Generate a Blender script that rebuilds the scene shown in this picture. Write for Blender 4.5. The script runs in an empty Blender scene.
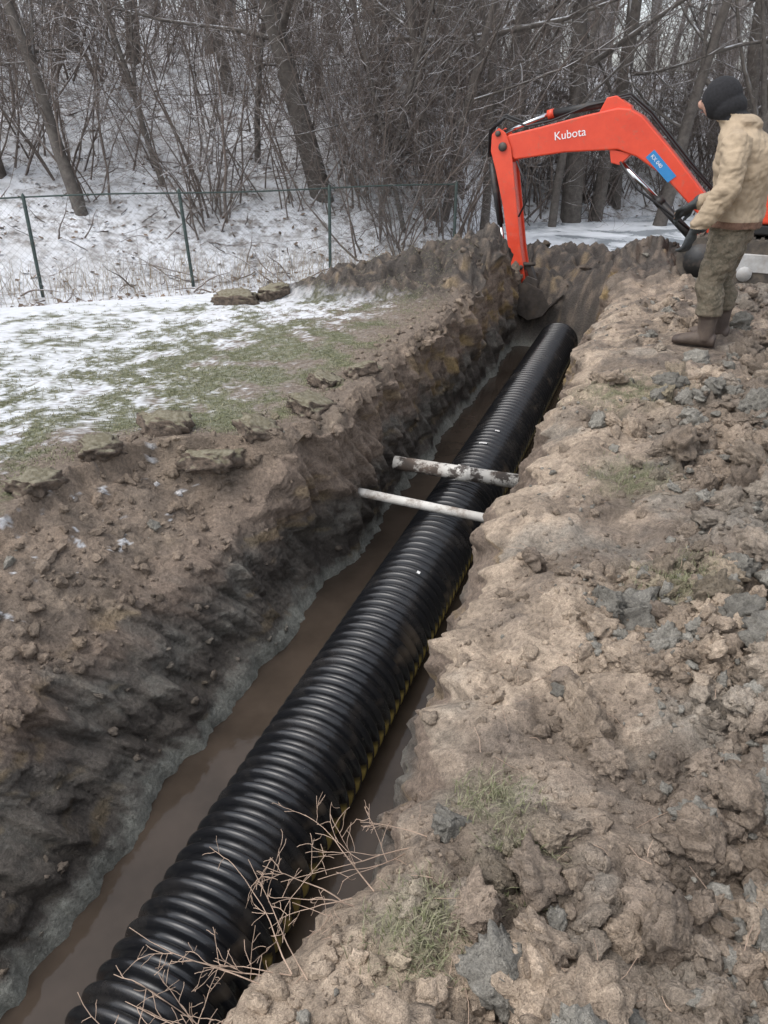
import bpy, bmesh, math, random
import numpy as np
from mathutils import Vector, Matrix
rng=np.random.default_rng(11); random.seed(11)
sc=bpy.context.scene
try:
    sc.view_settings.view_transform='Standard'; sc.view_settings.look='None'; sc.view_settings.exposure=0
except Exception as e: print(e)

# ---------------------------------------------------------------- noise
_p=rng.permutation(256); perm=np.concatenate([_p,_p])
_a=rng.random(256)*2*np.pi; G2=np.stack([np.cos(_a),np.sin(_a)],1)
def pn2(x,y,seed=0):
    x=np.asarray(x,float)+seed*17.13; y=np.asarray(y,float)+seed*7.77
    xi=np.floor(x).astype(np.int64); yi=np.floor(y).astype(np.int64)
    xf=x-xi; yf=y-yi
    ux=xf*xf*xf*(xf*(xf*6-15)+10); uy=yf*yf*yf*(yf*(yf*6-15)+10)
    def g(ix,iy,fx,fy):
        h=perm[(perm[ix&255]+iy)&255]
        return G2[h,0]*fx+G2[h,1]*fy
    a=g(xi,yi,xf,yf); b=g(xi+1,yi,xf-1,yf); c=g(xi,yi+1,xf,yf-1); d=g(xi+1,yi+1,xf-1,yf-1)
    return ((a*(1-ux)+b*ux)*(1-uy)+(c*(1-ux)+d*ux)*uy)*1.5
def fbm(x,y,o=4,seed=0):
    r=0;a=1;f=1
    for i in range(o):
        r=r+a*pn2(x*f,y*f,seed+i); a*=.5; f*=2.03
    return r/1.6
def bil(x,y,o=3,seed=0):
    r=0;a=1;f=1
    for i in range(o):
        r=r+a*np.abs(pn2(x*f,y*f,seed+i)); a*=.5; f*=2.1
    return r
R1=rng.random(256);R2=rng.random(256);R3=rng.random(256)
def worley(x,y,seed=0,warp=.25):
    wx_=pn2(x*1.7,y*1.7,seed+3)*warp; wy_=pn2(x*1.7,y*1.7,seed+9)*warp
    x=x+wx_+seed*3.7; y=y+wy_
    xi=np.floor(x).astype(np.int64); yi=np.floor(y).astype(np.int64)
    best=np.full(x.shape,9.); idr=np.zeros(x.shape)
    for dx in (-1,0,1):
        for dy in (-1,0,1):
            cx=xi+dx; cy=yi+dy; h=perm[(perm[(cx+seed*31)&255]+cy)&255]
            d=(cx+R1[h]-x)**2+(cy+R2[h]-y)**2
            m=d<best; best=np.where(m,d,best); idr=np.where(m,R3[h],idr)
    dome=np.sqrt(np.clip(1-best/.62,0,1))*(.25+.75*idr)
    return dome,idr
def ss(a,b,x):
    t=np.clip((x-a)/(b-a),0,1); return t*t*(3-2*t)

# ---------------------------------------------------------------- helpers
def mesh_np(name,V,F,col=None,smooth=True,mat=None,add=True):
    me=bpy.data.meshes.new(name)
    V=np.asarray(V,np.float32); F=np.asarray(F,np.int32); k=F.shape[1]
    me.vertices.add(len(V)); me.vertices.foreach_set('co',V.ravel())
    me.loops.add(F.size); me.loops.foreach_set('vertex_index',F.ravel())
    me.polygons.add(len(F)); me.polygons.foreach_set('loop_start',np.arange(0,F.size,k,dtype=np.int32))
    me.update(calc_edges=True)
    if smooth: me.polygons.foreach_set('use_smooth',np.ones(len(F),bool))
    else: me.polygons.foreach_set('use_smooth',np.zeros(len(F),bool))
    if col is not None:
        at=me.color_attributes.new('Col','FLOAT_COLOR','POINT')
        c=np.ones((len(V),4),np.float32); c[:,:col.shape[1]]=col
        at.data.foreach_set('color',c.ravel())
    if mat: me.materials.append(mat)
    if not add: return me
    ob=bpy.data.objects.new(name,me); sc.collection.objects.link(ob); return ob
def empty(name,loc=(0,0,0)):
    e=bpy.data.objects.new(name,None); e.location=loc; e.empty_display_size=.2; sc.collection.objects.link(e); return e
def obj(name,me,parent=None):
    o=bpy.data.objects.new(name,me); sc.collection.objects.link(o)
    if parent: o.parent=parent
    return o

class M:
    def __init__(s,name,rough=.8,color=(.5,.5,.5),metal=0,spec=.5):
        s.m=bpy.data.materials.new(name); s.m.use_nodes=True; s.nt=s.m.node_tree
        s.b=s.nt.nodes['Principled BSDF']; s.b.inputs['Roughness'].default_value=rough
        s.b.inputs['Base Color'].default_value=(*color,1); s.b.inputs['Metallic'].default_value=metal
        s.b.inputs['Specular IOR Level'].default_value=spec
    def n(s,t,**k):
        x=s.nt.nodes.new(t)
        for a,v in k.items(): setattr(x,a,v)
        return x
    def l(s,a,b): s.nt.links.new(a,b)
    def coord(s,kind='Object'):
        return s.n('ShaderNodeTexCoord').outputs[kind]
    def noise(s,scale,detail=6,rough=.6,vec=None,dist=0):
        x=s.n('ShaderNodeTexNoise'); x.inputs['Scale'].default_value=scale; x.inputs['Detail'].default_value=detail
        x.inputs['Roughness'].default_value=rough; x.inputs['Distortion'].default_value=dist
        s.l(vec if vec else s.coord(),x.inputs['Vector']); return x.outputs['Fac']
    def mr(s,v,a,b,c,d):
        x=s.n('ShaderNodeMapRange'); s.l(v,x.inputs['Value'])
        for i,q in zip(('From Min','From Max','To Min','To Max'),(a,b,c,d)): x.inputs[i].default_value=q
        return x.outputs['Result']
    def math(s,op,a,b=None):
        x=s.n('ShaderNodeMath',operation=op)
        for i,q in enumerate((a,b)):
            if q is None: continue
            if isinstance(q,(int,float)): x.inputs[i].default_value=q
            else: s.l(q,x.inputs[i])
        return x.outputs[0]
    def mix(s,f,a,b,bt='MIX'):
        x=s.n('ShaderNodeMix',data_type='RGBA',blend_type=bt)
        for sock,q in ((x.inputs[0],f),(x.inputs[6],a),(x.inputs[7],b)):
            if isinstance(q,(int,float)): sock.default_value=q
            elif isinstance(q,tuple): sock.default_value=(*q,1)
            else: s.l(q,sock)
        return x.outputs[2]
    def bump(s,h,dist=.01,strength=.6,prev=None):
        x=s.n('ShaderNodeBump'); x.inputs['Distance'].default_value=dist; x.inputs['Strength'].default_value=strength
        s.l(h,x.inputs['Height'])
        if prev: s.l(prev,x.inputs['Normal'])
        return x.outputs['Normal']
    def base(s,c): s.l(c,s.b.inputs['Base Color'])
    def rough(s,c): s.l(c,s.b.inputs['Roughness'])
    def normal(s,c): s.l(c,s.b.inputs['Normal'])

def simple(name,color,rough=.6,var=.25,scale=12,bd=.003,metal=0,dirt=None,dirt_amt=.45):
    m=M(name,rough,color,metal)
    n=m.noise(scale,4); c=m.mix(m.mr(n,.3,.7,0,1),tuple(v*(1-var) for v in color),tuple(min(1,v*(1+var)) for v in color))
    if dirt:
        n2=m.noise(scale*.4,6,.7); c=m.mix(m.mr(n2,.62-dirt_amt*.3,.72,0,.85),c,dirt)
        m.rough(m.mr(n2,.5,.7,rough,.9))
    m.base(c); m.normal(m.bump(m.noise(scale*4,3),bd,.5)); return m.m

# ---------------------------------------------------------------- terrain functions
def to_xy(s,u): return -1.22+s*.345+u*.9386, s*.9386-u*.345
def to_su(x,y): return (x+1.22)*.345+y*.9386, (x+1.22)*.9386-y*.345
def dFf(x,y): return (11.15+.34*x-y)*.947
def gau(x,y,cx,cy,r,h,ry=None):
    ry=ry or r
    return h*np.exp(-((x-cx)/r)**2-((y-cy)/ry)**2)
def base_h(x,y):
    x=np.asarray(x,float); y=np.asarray(y,float)
    dF=dFf(x,y); z=-.45*(1-ss(.3,3.,dF)); q=-dF
    rt=ss(.8,3.2,x)
    q0=.5+4.9*rt
    mm=np.maximum(q-q0,0)
    sat=5.3-1.6*rt
    z=z+sat*np.tanh(mm*.45/sat)
    pond=ss(1.3,2.3,x)*ss(.3,1.,q)*(1-ss(4.6,5.6,q))
    z=z-.35*pond
    z=z+.26*fbm(x*.35,y*.35,3,5)*ss(11.5,15,y)*2*(1-pond)
    z=z+gau(x,y,.45,8.2,.70,.30,.5)+gau(x,y,1.2,8.8,.55,.40,.5)+gau(x,y,-.4,7.8,.5,.15,.35)
    z=z+gau(x,y,2.9,9.1,.7,.22)+gau(x,y,1.7,10.9,.9,.28,.5)+gau(x,y,2.9,10.8,.8,.25,.5)+gau(x,y,2.25,9.95,.4,.16,.3)
    s,u=to_su(x,y)
    z=z+ss(.5,1.5,u)*(1-ss(9,12,y))*(.03+.09*fbm(x*.8,y*.8,3,9))*(1-ss(3,6,x)*.5)
    z=z-.05*np.exp(-((x-2.7)/.7)**2-((y-6.1)/.6)**2)
    return z

def lin(a,b,n): return np.linspace(a,b,n,endpoint=False)
def geo(a,b,n):
    t=np.linspace(0,1,n,endpoint=False)**2.2; return a+(b-a)*t
SV=np.concatenate([-(geo(0.5,60,26)[::-1]),lin(-.5,.7,20),lin(.7,2.6,190),lin(2.6,5,150),lin(5,8,120),lin(8,12,120),lin(12,26,140),geo(26,160,40),[160]])
s1=SV
Tn=1-ss(3.45,4.0,s1)
def n1(f,a,sd): return a*fbm(s1*f,s1*0+.37,3,sd)
k1u=-(.70+.85*Tn)+n1(1.3,.12,21)+n1(6,.07,22)
k2u=k1u+.035+.02*Tn
k3u=np.minimum(-.66-.27*Tn+n1(1.1,.14,23)+n1(4,.06,53),0); k3u=np.maximum(k3u,k2u+.02)
k4u=-.61+n1(1.5,.07,24)+n1(6,.03,54); k4u=np.maximum(k4u,k3u+.03)
k5u=k4u+.07
k7u=.47+n1(1.5,.05,25); k6u=k7u-.06
k8u=.62+n1(1.1,.16,26)+n1(3.5,.11,27)+.09*np.exp(-((s1-1.9)/.12)**2)-.05*np.exp(-((s1-4.9)/.3)**2)-.13*(1-ss(1.1,1.7,s1))
k8u=np.maximum(k8u,k7u+.02)
x1,y1=to_xy(s1,k1u); z1=base_h(x1,y1)
x8,y8=to_xy(s1,k8u); z8=base_h(x8,y8)
k2z=z1-.04-.08*Tn; k3z=z1-.10-.36*Tn+n1(1.2,.12,28); k4z=-1.0+n1(2,.04,29)
fill=ss(9.95,10.55,s1)+(1-ss(-5,-4,s1))
cols=[]
def sec(n,ua,ub,za,zb,kind,p=1.0,q=1.0):
    for i in range(n):
        f=i/n
        cols.append((ua+(ub-ua)*(f**q), None if za is None else za+(zb-za)*(f**p), kind, f))
one=np.ones_like(s1)
for v in (-(geo(14,150,36)[::-1])): cols.append((one*v,None,0,0))
sec(90,-14*one,-6*one,None,None,0)
sec(70,-6*one,-3*one,None,None,0)
sec(130,-3*one,k1u,None,None,0)
sec(7,k1u,k2u,z1,k2z,1)
sec(80,k2u,k3u,k2z,k3z,2,1.1)
sec(75,k3u,k4u,k3z,k4z,3,1.0,1.1)
sec(6,k4u,k5u,k4z,-1.2*one,4)
sec(34,k5u,k6u,-1.2*one,-1.2*one,5)
sec(6,k6u,k7u,-1.2*one,-1.0*one,6)
sec(50,k7u,k8u,-1.0*one,z8-.10,7,.8,1.1)
sec(230,k8u,3.2*one,None,None,8)
sec(120,3.2*one,7*one,None,None,8)
for v in geo(7,150,50): cols.append((one*v,None,8,1))
nc=len(cols); ns=len(s1)
U=np.stack([c[0] for c in cols],1); S=np.repeat(s1[:,None],nc,1)
K=np.repeat(np.array([c[2] for c in cols])[None],ns,0)
FR=np.repeat(np.array([c[3] for c in cols])[None],ns,0)
X,Y=to_xy(S,U)
BH=base_h(X,Y)
Z=np.where(np.stack([(one*0+1 if c[1] is None else one*0) for c in cols],1)>0,BH,np.stack([(one*0 if c[1] is None else c[1]) for c in cols],1))
fl=fill[:,None]
intr=((K>=1)&(K<=7))
sag=np.where((K>=3)&(K<=7),.30*np.exp(-((S-10.6)/.6)**2),0)*np.exp(-(U/.5)**2)
Z=np.where(intr,Z*(1-fl)+(BH-.02-sag)*fl,Z)
dF=dFf(X,Y)
K1=k1u[:,None]; K8=k8u[:,None]; D8=np.clip(U-K8,0,50)
Z-=np.where(K==8,.10*np.exp(-D8/.10)*(1-fl),0)
stand=np.exp(-np.clip(((X-2.55)/.42)**2+((Y-5.85)/.42)**2,0,50))
rough_r=(K==8)*ss(0,.18,U-K8)*(1-ss(9,12,Y))*(1-.85*stand)
lump=bil(X*2.1,Y*2.1,2,31); lump2=bil(X*6,Y*6,3,33); lump3=bil(X*17,Y*17,3,36)
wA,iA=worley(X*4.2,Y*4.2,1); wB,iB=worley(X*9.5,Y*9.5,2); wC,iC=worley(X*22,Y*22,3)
n_a=fbm(X*3,Y*3,3,40)
zone_clod=np.clip(ss(-.15,.4,fbm(X*.9+3,Y*.9,3,43))*.75+.7*ss(1.2,1.85,U)*(1-ss(5,9,S))+.3*(1-ss(1.3,2.1,S)),0,1)*(.25+.75*ss(.1,.7,U-K8))
near=1-ss(6,12,Y)
Z+=rough_r*(.07*n_a+.06*(lump-.4)+(.010+.13*zone_clod)*(wA-.3)+(.018+.055*zone_clod)*(wB-.3)+(.008+.020*zone_clod)*near*(wC-.3)+.008*near*(lump3-.4))
lm=((K==2)|(K==1))*1.0
edge2=np.where(K==2,1-ss(.85,1,FR)*.5,1)
Z+=lm*(1-fl)*edge2*(.06*n_a+.04*(wA-.3)+.018*(wB-.3)+.010*(wC-.3)+.014*(lump3-.4))
lp=(K==0)*(1-ss(9,11,Y))
rimd=np.exp(-np.clip(K1-U,0,30)/.30)*(K==0)
Z+=lp*(.02*n_a+.008*(wC-.3)*near+rimd*(.03*(wB-.3)+.02*(lump2-.35)))
mnd=np.clip((gau(X,Y,.45,8.2,.9,1.1,.62)+gau(X,Y,1.2,8.8,.75,1.2,.65)+gau(X,Y,-.4,7.8,.55,1,.35)+gau(X,Y,2.3,10.5,1.3,1.3,.9)+gau(X,Y,2.9,9.1,.8,1)),0,1)
mnd=np.where((K>=3)&(K<=7),np.maximum(mnd*fl,fl*(S<12)),mnd)
Z+=mnd*(.14*(wA-.3)+.08*(wB-.3)+.16*(lump-.4)+.035*(wC-.3)+.06*n_a)
Z+=ss(9,11,Y)*(.05*fbm(X*2,Y*2,3,50))
wl=np.zeros(X.shape)
wl=np.where(K==2,ss(.7,1,FR),wl); wl=np.where(K==3,1-.6*ss(.7,1,FR),wl); wl=np.where(K==4,.4,wl)
wl=np.where(K==7,ss(0,.4,FR),wl); wl=np.where(K==8,np.exp(-D8/.18),wl); wl=wl*(1-fl)*(S<12)
ga=fbm(S*1.6+Z*.8,Z*1.5,3,60); gb=bil(S*5+Z*3.2,Z*1.1,3,61); gw,gi=worley(S*6+Z*2.5,Z*3.2,4); gc=bil(S*20+Z*9,Z*5,2,64); gd_=fbm(S*2.4,Z*9+S*.9,3,68)
dU=np.where(K<=4,1,-1)*wl*(.12*ga+.085*(gb-.4)+.03*(gw-.3)+.022*(gc-.4)+.022*gd_)
X=X+.9386*dU; Y=Y-.345*dU
dS=wl*.02*fbm(S*7,Z*6,2,66); X+=.345*dS; Y+=.9386*dS
V=np.stack([X,Y,Z],-1).reshape(-1,3)
idx=np.arange(ns*nc).reshape(ns,nc)
F=np.stack([idx[:-1,:-1],idx[:-1,1:],idx[1:,1:],idx[1:,:-1]],-1).reshape(-1,4)

# ---- colours
def C(*a): return np.array(a,float)
sand=C(.41,.325,.245); brown=C(.215,.172,.135); dark=C(.080,.069,.060); clay=C(.245,.227,.195); grass=C(.145,.15,.082)
snow=C(.80,.82,.85); litter=C(.17,.14,.118); ochre=C(.34,.245,.115); straw=C(.29,.265,.185)
def mixc(A,B,f): f=f[...,None]; return A*(1-f)+B*f
c1=fbm(X*.9,Y*.9,4,70); c2=fbm(X*3.5,Y*3.5,4,75); c3=fbm(X*12,Y*12,3,80); c4=fbm(X*40,Y*40,2,84)
fine=(1-ss(2.6,3.4,np.abs(U)))*(1-ss(9,12,S)); mid=(1-ss(7,11,np.abs(U)))*(1-ss(14,20,S))
c4=c4*(1-ss(3,7,np.abs(U))*(1)); c4=c4*(1-ss(9,14,S)); c3=c3*(1-ss(6,9,np.abs(U)))*(1-ss(12,15,S))
Z0=np.zeros(X.shape+(3,))
r=mixc(Z0+brown,sand,ss(-.35,.4,c1+c2*.5+.5*np.exp(-np.clip(U-.6,-1,30)/.4)-.10*ss(3,7,S)-.02))
r=mixc(r,clay,ss(.1,.5,c2*.6-c1*.7+.16*ss(1.2,2.0,U)*(1-ss(4,7,S))+.25*(iA-.5))*.65)
r=mixc(r,dark,ss(.08,.6,-c2*.6+c3*.5+.33*ss(4,7,S)+.3*(iB-.5)-.05)*.65)
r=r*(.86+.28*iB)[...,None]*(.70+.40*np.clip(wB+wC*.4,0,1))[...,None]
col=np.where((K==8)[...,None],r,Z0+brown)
wet=np.zeros(X.shape)
sn=.20+.75*c2+.65*c3+.6*c4+.27*(-U-2.3)+.55*(1-ss(2.6,4.4,dF))-.45*np.exp(-((X+.7)/1.3)**2-((Y-5.4)/.8)**2)-1.6*rimd
sn=np.clip(sn,-3,.34+.7*c2+.7*c3+.5*c4+1.0*(1-ss(2.0,3.4,dF)))
g=mixc(Z0+grass,straw,ss(-.2,.5,c3+c2*.5)*.55)
g=mixc(g,brown,ss(.0,.4,c2+.3*c4+1.1*rimd+.5*np.exp(-((X+.2)/1.8)**2-((Y-6.9)/.5)**2)-.07))
g=mixc(g,C(.50,.52,.51),ss(-.3,.5,c4+.5*c3)*.28*(1-np.clip(rimd*2,0,1)))
g=mixc(g,snow,ss(-.15,.6,sn)*.93)
col=np.where((K==0)[...,None],g,col)
l=mixc(Z0+C(.295,.23,.175),C(.18,.145,.115),ss(-.3,.4,c2+c1)); l=mixc(l,dark,ss(.1,.6,c3-c1*.6)*.5)
l=mixc(l,sand,ss(.1,.5,c2-c3*.3)*.6); l=mixc(l,snow,ss(.45,.6,c3+c4*.4)*(U<-1.15)*.7)
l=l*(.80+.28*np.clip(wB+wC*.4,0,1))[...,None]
w1=fbm(S*3+Z*2,Z*4,3,90); w2=fbm(S*12+Z*8,Z*12,3,93); w3=fbm(S*22+Z*9,Z*4,2,96); w4=fbm(S*1.4,Z*7+S*.5,3,99)
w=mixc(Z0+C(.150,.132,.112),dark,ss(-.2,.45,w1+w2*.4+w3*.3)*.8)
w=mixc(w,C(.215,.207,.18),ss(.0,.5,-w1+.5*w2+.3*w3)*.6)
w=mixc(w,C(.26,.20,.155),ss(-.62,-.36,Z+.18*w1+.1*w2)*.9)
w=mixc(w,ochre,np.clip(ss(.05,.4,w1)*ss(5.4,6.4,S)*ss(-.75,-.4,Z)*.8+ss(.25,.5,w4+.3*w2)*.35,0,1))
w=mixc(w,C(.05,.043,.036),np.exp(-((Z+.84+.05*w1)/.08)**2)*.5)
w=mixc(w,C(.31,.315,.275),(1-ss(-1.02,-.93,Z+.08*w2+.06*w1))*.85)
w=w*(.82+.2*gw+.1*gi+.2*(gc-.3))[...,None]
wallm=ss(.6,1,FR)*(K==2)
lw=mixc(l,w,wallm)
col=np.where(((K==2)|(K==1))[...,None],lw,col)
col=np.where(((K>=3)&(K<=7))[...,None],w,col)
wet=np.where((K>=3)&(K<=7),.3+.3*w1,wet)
h=mixc(Z0+dark,brown*.85,ss(-.1,.5,c3+c2*.5+.4*(iB-.5))); h=mixc(h,ochre,ss(.35,.6,c2+c3*.5)*.35)
col=mixc(col,h,np.clip(mnd*1.8*(1-ss(-.2,.25,-dF)),0,1))
fs=mixc(Z0+snow,litter,ss(-.05,.6,c3+1.0*c4+.6*c2-.02)*.8)
fs=mixc(fs,C(.44,.43,.42),ss(-.2,.5,c2+c1)*.38)
bf=np.where(X<1.5,1-ss(.9,1.8,dF+.5*c2),1-ss(-.6,.2,dF+.5*c2))*(1-np.clip(mnd*1.5,0,1)*(dF>-.2))
col=mixc(col,fs,bf)
tufts=((1.13,2.34,.14),(.08,1.02,.10),(.335,1.19,.08),(.29,1.42,.09),(1.6,4.6,.3),(1.25,3.4,.18))
for tx,ty,tr in tufts:
    col=mixc(col,grass,np.exp(-np.clip(((X-tx)**2+(Y-ty)**2)/tr**2,0,50))*ss(-.4,.2,c3)*.9)
col=col*(1+.25*c4[...,None])
mud=(K==8)*ss(5,8,S)*(1-ss(-.2,.5,c2))*.35
wet=np.clip(wet+mud+mnd*.3,0,1)*(1-bf)
CC=np.concatenate([np.clip(col,.01,.9),wet[...,None]],-1).reshape(-1,4)

gm=M('ground_soil',.95,spec=.3)
at=gm.n('ShaderNodeVertexColor'); at.layer_name='Col'
na=gm.noise(55,5,.7); nd=gm.noise(240,2,.7)
sv=gm.math('MULTIPLY',gm.mr(na,.25,.75,.55,1.45),gm.mr(nd,.3,.7,.75,1.25))
lum=gm.n('ShaderNodeRGBToBW'); gm.l(at.outputs['Color'],lum.inputs[0])
cm=gm.n('ShaderNodeCombineColor'); [gm.l(sv,cm.inputs[i]) for i in range(3)]
mult=gm.mix(gm.mr(lum.outputs[0],.35,.7,1,.12),(1,1,1),cm.outputs[0])
base_=gm.mix(1.0,at.outputs['Color'],mult,'MULTIPLY')
# leaf litter / bare patches showing through thin snow on the slope
sy=gm.n('ShaderNodeSeparateXYZ'); gm.l(gm.coord(),sy.inputs[0])
nl=gm.noise(5.5,7,.78); lf=gm.math('MULTIPLY',gm.mr(nl,.50,.62,0,.85),gm.mr(sy.outputs['Y'],9.5,11.5,0,1))
lf=gm.math('MULTIPLY',lf,gm.mr(lum.outputs[0],.3,.5,0,1))
gm.base(gm.mix(lf,base_,(.19,.16,.135)))
gm.rough(gm.mr(at.outputs['Alpha'],0,1,.95,.35))
b2=gm.bump(na,.022,.9); gm.normal(gm.bump(nd,.005,.8,b2))
ground=mesh_np('ground',V,F,CC,True,gm.m)

dXs=np.gradient(S,axis=0); dUs=np.abs(np.gradient(U,axis=1)); AREA=(dXs*dUs)
VIS=((Y>.55)&(np.abs(X)<.56*Y+.55))*1.0
def sample(n,dens):
    w=(AREA*dens).ravel(); w=np.maximum(w,0); w/=w.sum()
    return rng.choice(len(w),n,p=w)

# ---------------------------------------------------------------- clods
def rock_mesh(sub,seed,cuts=10,nz=.25):
    bm=bmesh.new(); bmesh.ops.create_icosphere(bm,subdivisions=sub,radius=1)
    v=np.array([q.co[:] for q in bm.verts]); f=np.array([[a.index for a in q.verts] for q in bm.faces]); bm.free()
    r=np.random.default_rng(seed)
    for i in range(cuts):
        d=r.normal(size=3); d/=np.linalg.norm(d); k=r.uniform(.45,.85)
        e=v@d-k; v=v-np.maximum(e,0)[:,None]*d*.9
    n=fbm(v[:,0]*1.6+v[:,2]*.9+seed,v[:,1]*1.6-v[:,2]*1.3,3,seed%50)
    n2=bil(v[:,0]*2.4+v[:,2]*1.9+seed,v[:,1]*2.4-v[:,2]*1.7,3,seed%40)
    v=v*(1+nz*1.5*n+.55*(n2-.4))[:,None]
    return v,f
rocks={3:[rock_mesh(4,100+i) for i in range(9)],2:[rock_mesh(3,200+i) for i in range(10)],1:[rock_mesh(2,300+i) for i in range(10)]}
VV=[];FF=[];CL=[];off=0
grayc=C(.250,.235,.203)
def put_rocks(ix,sizes,lev,gray=.25,sink=.3,tint=None,lo=.75,hi=1.2):
    global off
    P=V[ix]
    for j in range(len(ix)):
        v,f=rocks[lev][rng.integers(len(rocks[lev]))]
        sc3=sizes[j]*np.array([rng.uniform(.8,1.3),rng.uniform(.75,1.1),rng.uniform(.6,.95)])
        q=rng.normal(size=4)*np.array([1,.35,.35,1]); q/=np.linalg.norm(q); w,x,y,z=q
        R=np.array([[1-2*(y*y+z*z),2*(x*y-z*w),2*(x*z+y*w)],[2*(x*y+z*w),1-2*(x*x+z*z),2*(y*z-x*w)],[2*(x*z-y*w),2*(y*z+x*w),1-2*(x*x+y*y)]])
        vv=(v*sc3)@R.T+P[j]+np.array([0,0,sizes[j]*(.5-sink)])
        VV.append(vv); FF.append(f+off); off+=len(v)
        if tint is not None: c=tint
        else:
            c=CC[ix[j],:3]
            g=gray*(1.6 if P[j][0]>.7 else .5)
            if rng.random()<g: c=grayc
            else: c=c*.7+sand*.2
        c=np.append(c*rng.uniform(lo,hi),.1); CL.append(np.tile(c,(len(v),1)))
rr=(K==8)*(1-ss(7,10,Y))*ss(.0,.12,U-K8)*VIS*(1-ss(.25,.6,stand))
dn=rr*(.10+1.9*zone_clod)
nearw=1/(.4+(np.clip(Y,0,100)/2.6)**1.6)
ix=sample(460,dn*(U>K8+.25)*(.5+nearw)); put_rocks(ix,.03+.08*rng.random(len(ix))**1.8,3,.16,.28)
ix=sample(3000,dn*nearw); put_rocks(ix,.010+.030*rng.random(len(ix))**1.6,2,.12)
ix=sample(8500,(rr*(.35+zone_clod)+.30*((K==2)|(K==1))*VIS)*nearw); put_rocks(ix,.0035+.010*rng.random(len(ix))**2,1,.08)
ix=sample(620,mnd*(1-ss(0,.4,-dF))*1.0); put_rocks(ix,.015+.06*rng.random(len(ix))**2.5,2,0,.35,lo=.7,hi=1.2)
ix=sample(150,(rimd>.45)*(K==0)*(S>3.2)*(Y<9)*1.0); put_rocks(ix,.012+.03*rng.random(len(ix))**2,2,0,.4)
ix=sample(460,((K==2)|(K==1))*(S>.8)*(S<8)*1.0); put_rocks(ix,.01+.035*rng.random(len(ix))**2.2,2,.03,.35)
ix=sample(130,((K==3)|(K==7))*(S>.8)*(S<9)*1.0); put_rocks(ix,.01+.025*rng.random(len(ix))**2,2,0,.5,lo=.8,hi=1.2)
def at_xy(x,y):
    d=(V[:,0]-x)**2+(V[:,1]-y)**2; return int(np.argmin(d))
for (x,y,r_,c) in ((.21,1.06,.065,C(.33,.26,.20)),(.24,.90,.085,grayc*.85),(.17,1.32,.055,grayc*.8),(.60,1.83,.05,brown),(1.35,1.3,.09,grayc*.9),(1.25,1.75,.08,grayc),(1.6,1.9,.12,grayc*.9),
                  (1.5,2.3,.11,grayc*1.05),(1.05,1.45,.07,grayc),(1.8,2.6,.13,grayc*.9),(.95,1.95,.06,grayc*.95),(1.45,4.0,.10,sand*.8),(.62,2.6,.07,brown),(1.75,3.2,.10,brown),(.85,.95,.06,grayc),(.55,1.0,.055,sand*.8),
                  (1.0,2.2,.06,brown*1.1),(1.2,2.0,.08,grayc*.8),(.8,1.5,.05,brown),(.45,.85,.05,grayc*.9),(1.3,1.05,.07,brown*1.1)):
    put_rocks(np.array([at_xy(x,y)]),np.array([r_]),3,tint=c,sink=.15)
km=M('clod_soil',.95,spec=.3)
at=km.n('ShaderNodeVertexColor'); at.layer_name='Col'
a1=km.noise(35,5,.7); a2=km.noise(160,3,.7)
cm=km.n('ShaderNodeCombineColor'); v_=km.math('MULTIPLY',km.mr(a1,.25,.75,.6,1.4),km.mr(a2,.3,.7,.7,1.3)); [km.l(v_,cm.inputs[i]) for i in range(3)]
km.base(km.mix(1.0,at.outputs['Color'],cm.outputs[0],'MULTIPLY'))
km.normal(km.bump(a2,.007,.9,km.bump(a1,.024,.85)))
mesh_np('dirt_clods',np.concatenate(VV),np.concatenate(FF),np.concatenate(CL),True,km.m)

sodm=M('sod_slab_mat',.95)
geo_=sodm.n('ShaderNodeNewGeometry'); sp=sodm.n('ShaderNodeSeparateXYZ'); sodm.l(geo_.outputs['Normal'],sp.inputs[0])
n_=sodm.noise(30,5); tp=sodm.mix(sodm.mr(n_,.4,.6,0,1),(.16,.14,.09),(.26,.235,.17))
sodm.base(sodm.mix(sodm.mr(sp.outputs['Z'],.55,.8,0,1),sodm.mix(sodm.mr(n_,.4,.6,0,1),(.09,.07,.055),(.19,.145,.11)),tp)); sodm.normal(sodm.bump(sodm.noise(50,6,.7),.02,.9))
def slab(x,y,lx,ly,lz,rz,tilt,dz=0.):
    v,f=rock_mesh(4,rng.integers(500),4,.2)
    v=np.sign(v)*np.abs(v)**.6
    v=v*(1+.25*fbm(v[:,0]*2+x*5,v[:,1]*2+v[:,2],3,7))[:,None]
    o=mesh_np('sod_slab',v*np.array([lx,ly,lz]),f,None,True,sodm.m)
    o.location=(x,y,float(V[at_xy(x,y)][2])+lz*.5+dz); o.rotation_euler=(tilt,tilt*.6,rz)
for a in ((-1.28,4.05,.15,.11,.065,.3,.10),(-.98,3.84,.17,.12,.06,-.3,-.2),(-.72,4.0,.13,.10,.055,.6,.35),(-.45,4.4,.15,.11,.05,1.,.25),
          (-1.45,7.35,.24,.13,.07,.2,.12),(-1.1,7.6,.2,.14,.07,.9,-.15),(-.4,4.9,.11,.09,.045,1.,.2),(-1.72,3.3,.14,.08,.05,1.1,.1),(-.15,5.1,.12,.09,.05,.4,-.2),(-1.55,3.7,.12,.09,.05,.8,.2)): slab(*a)

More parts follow.
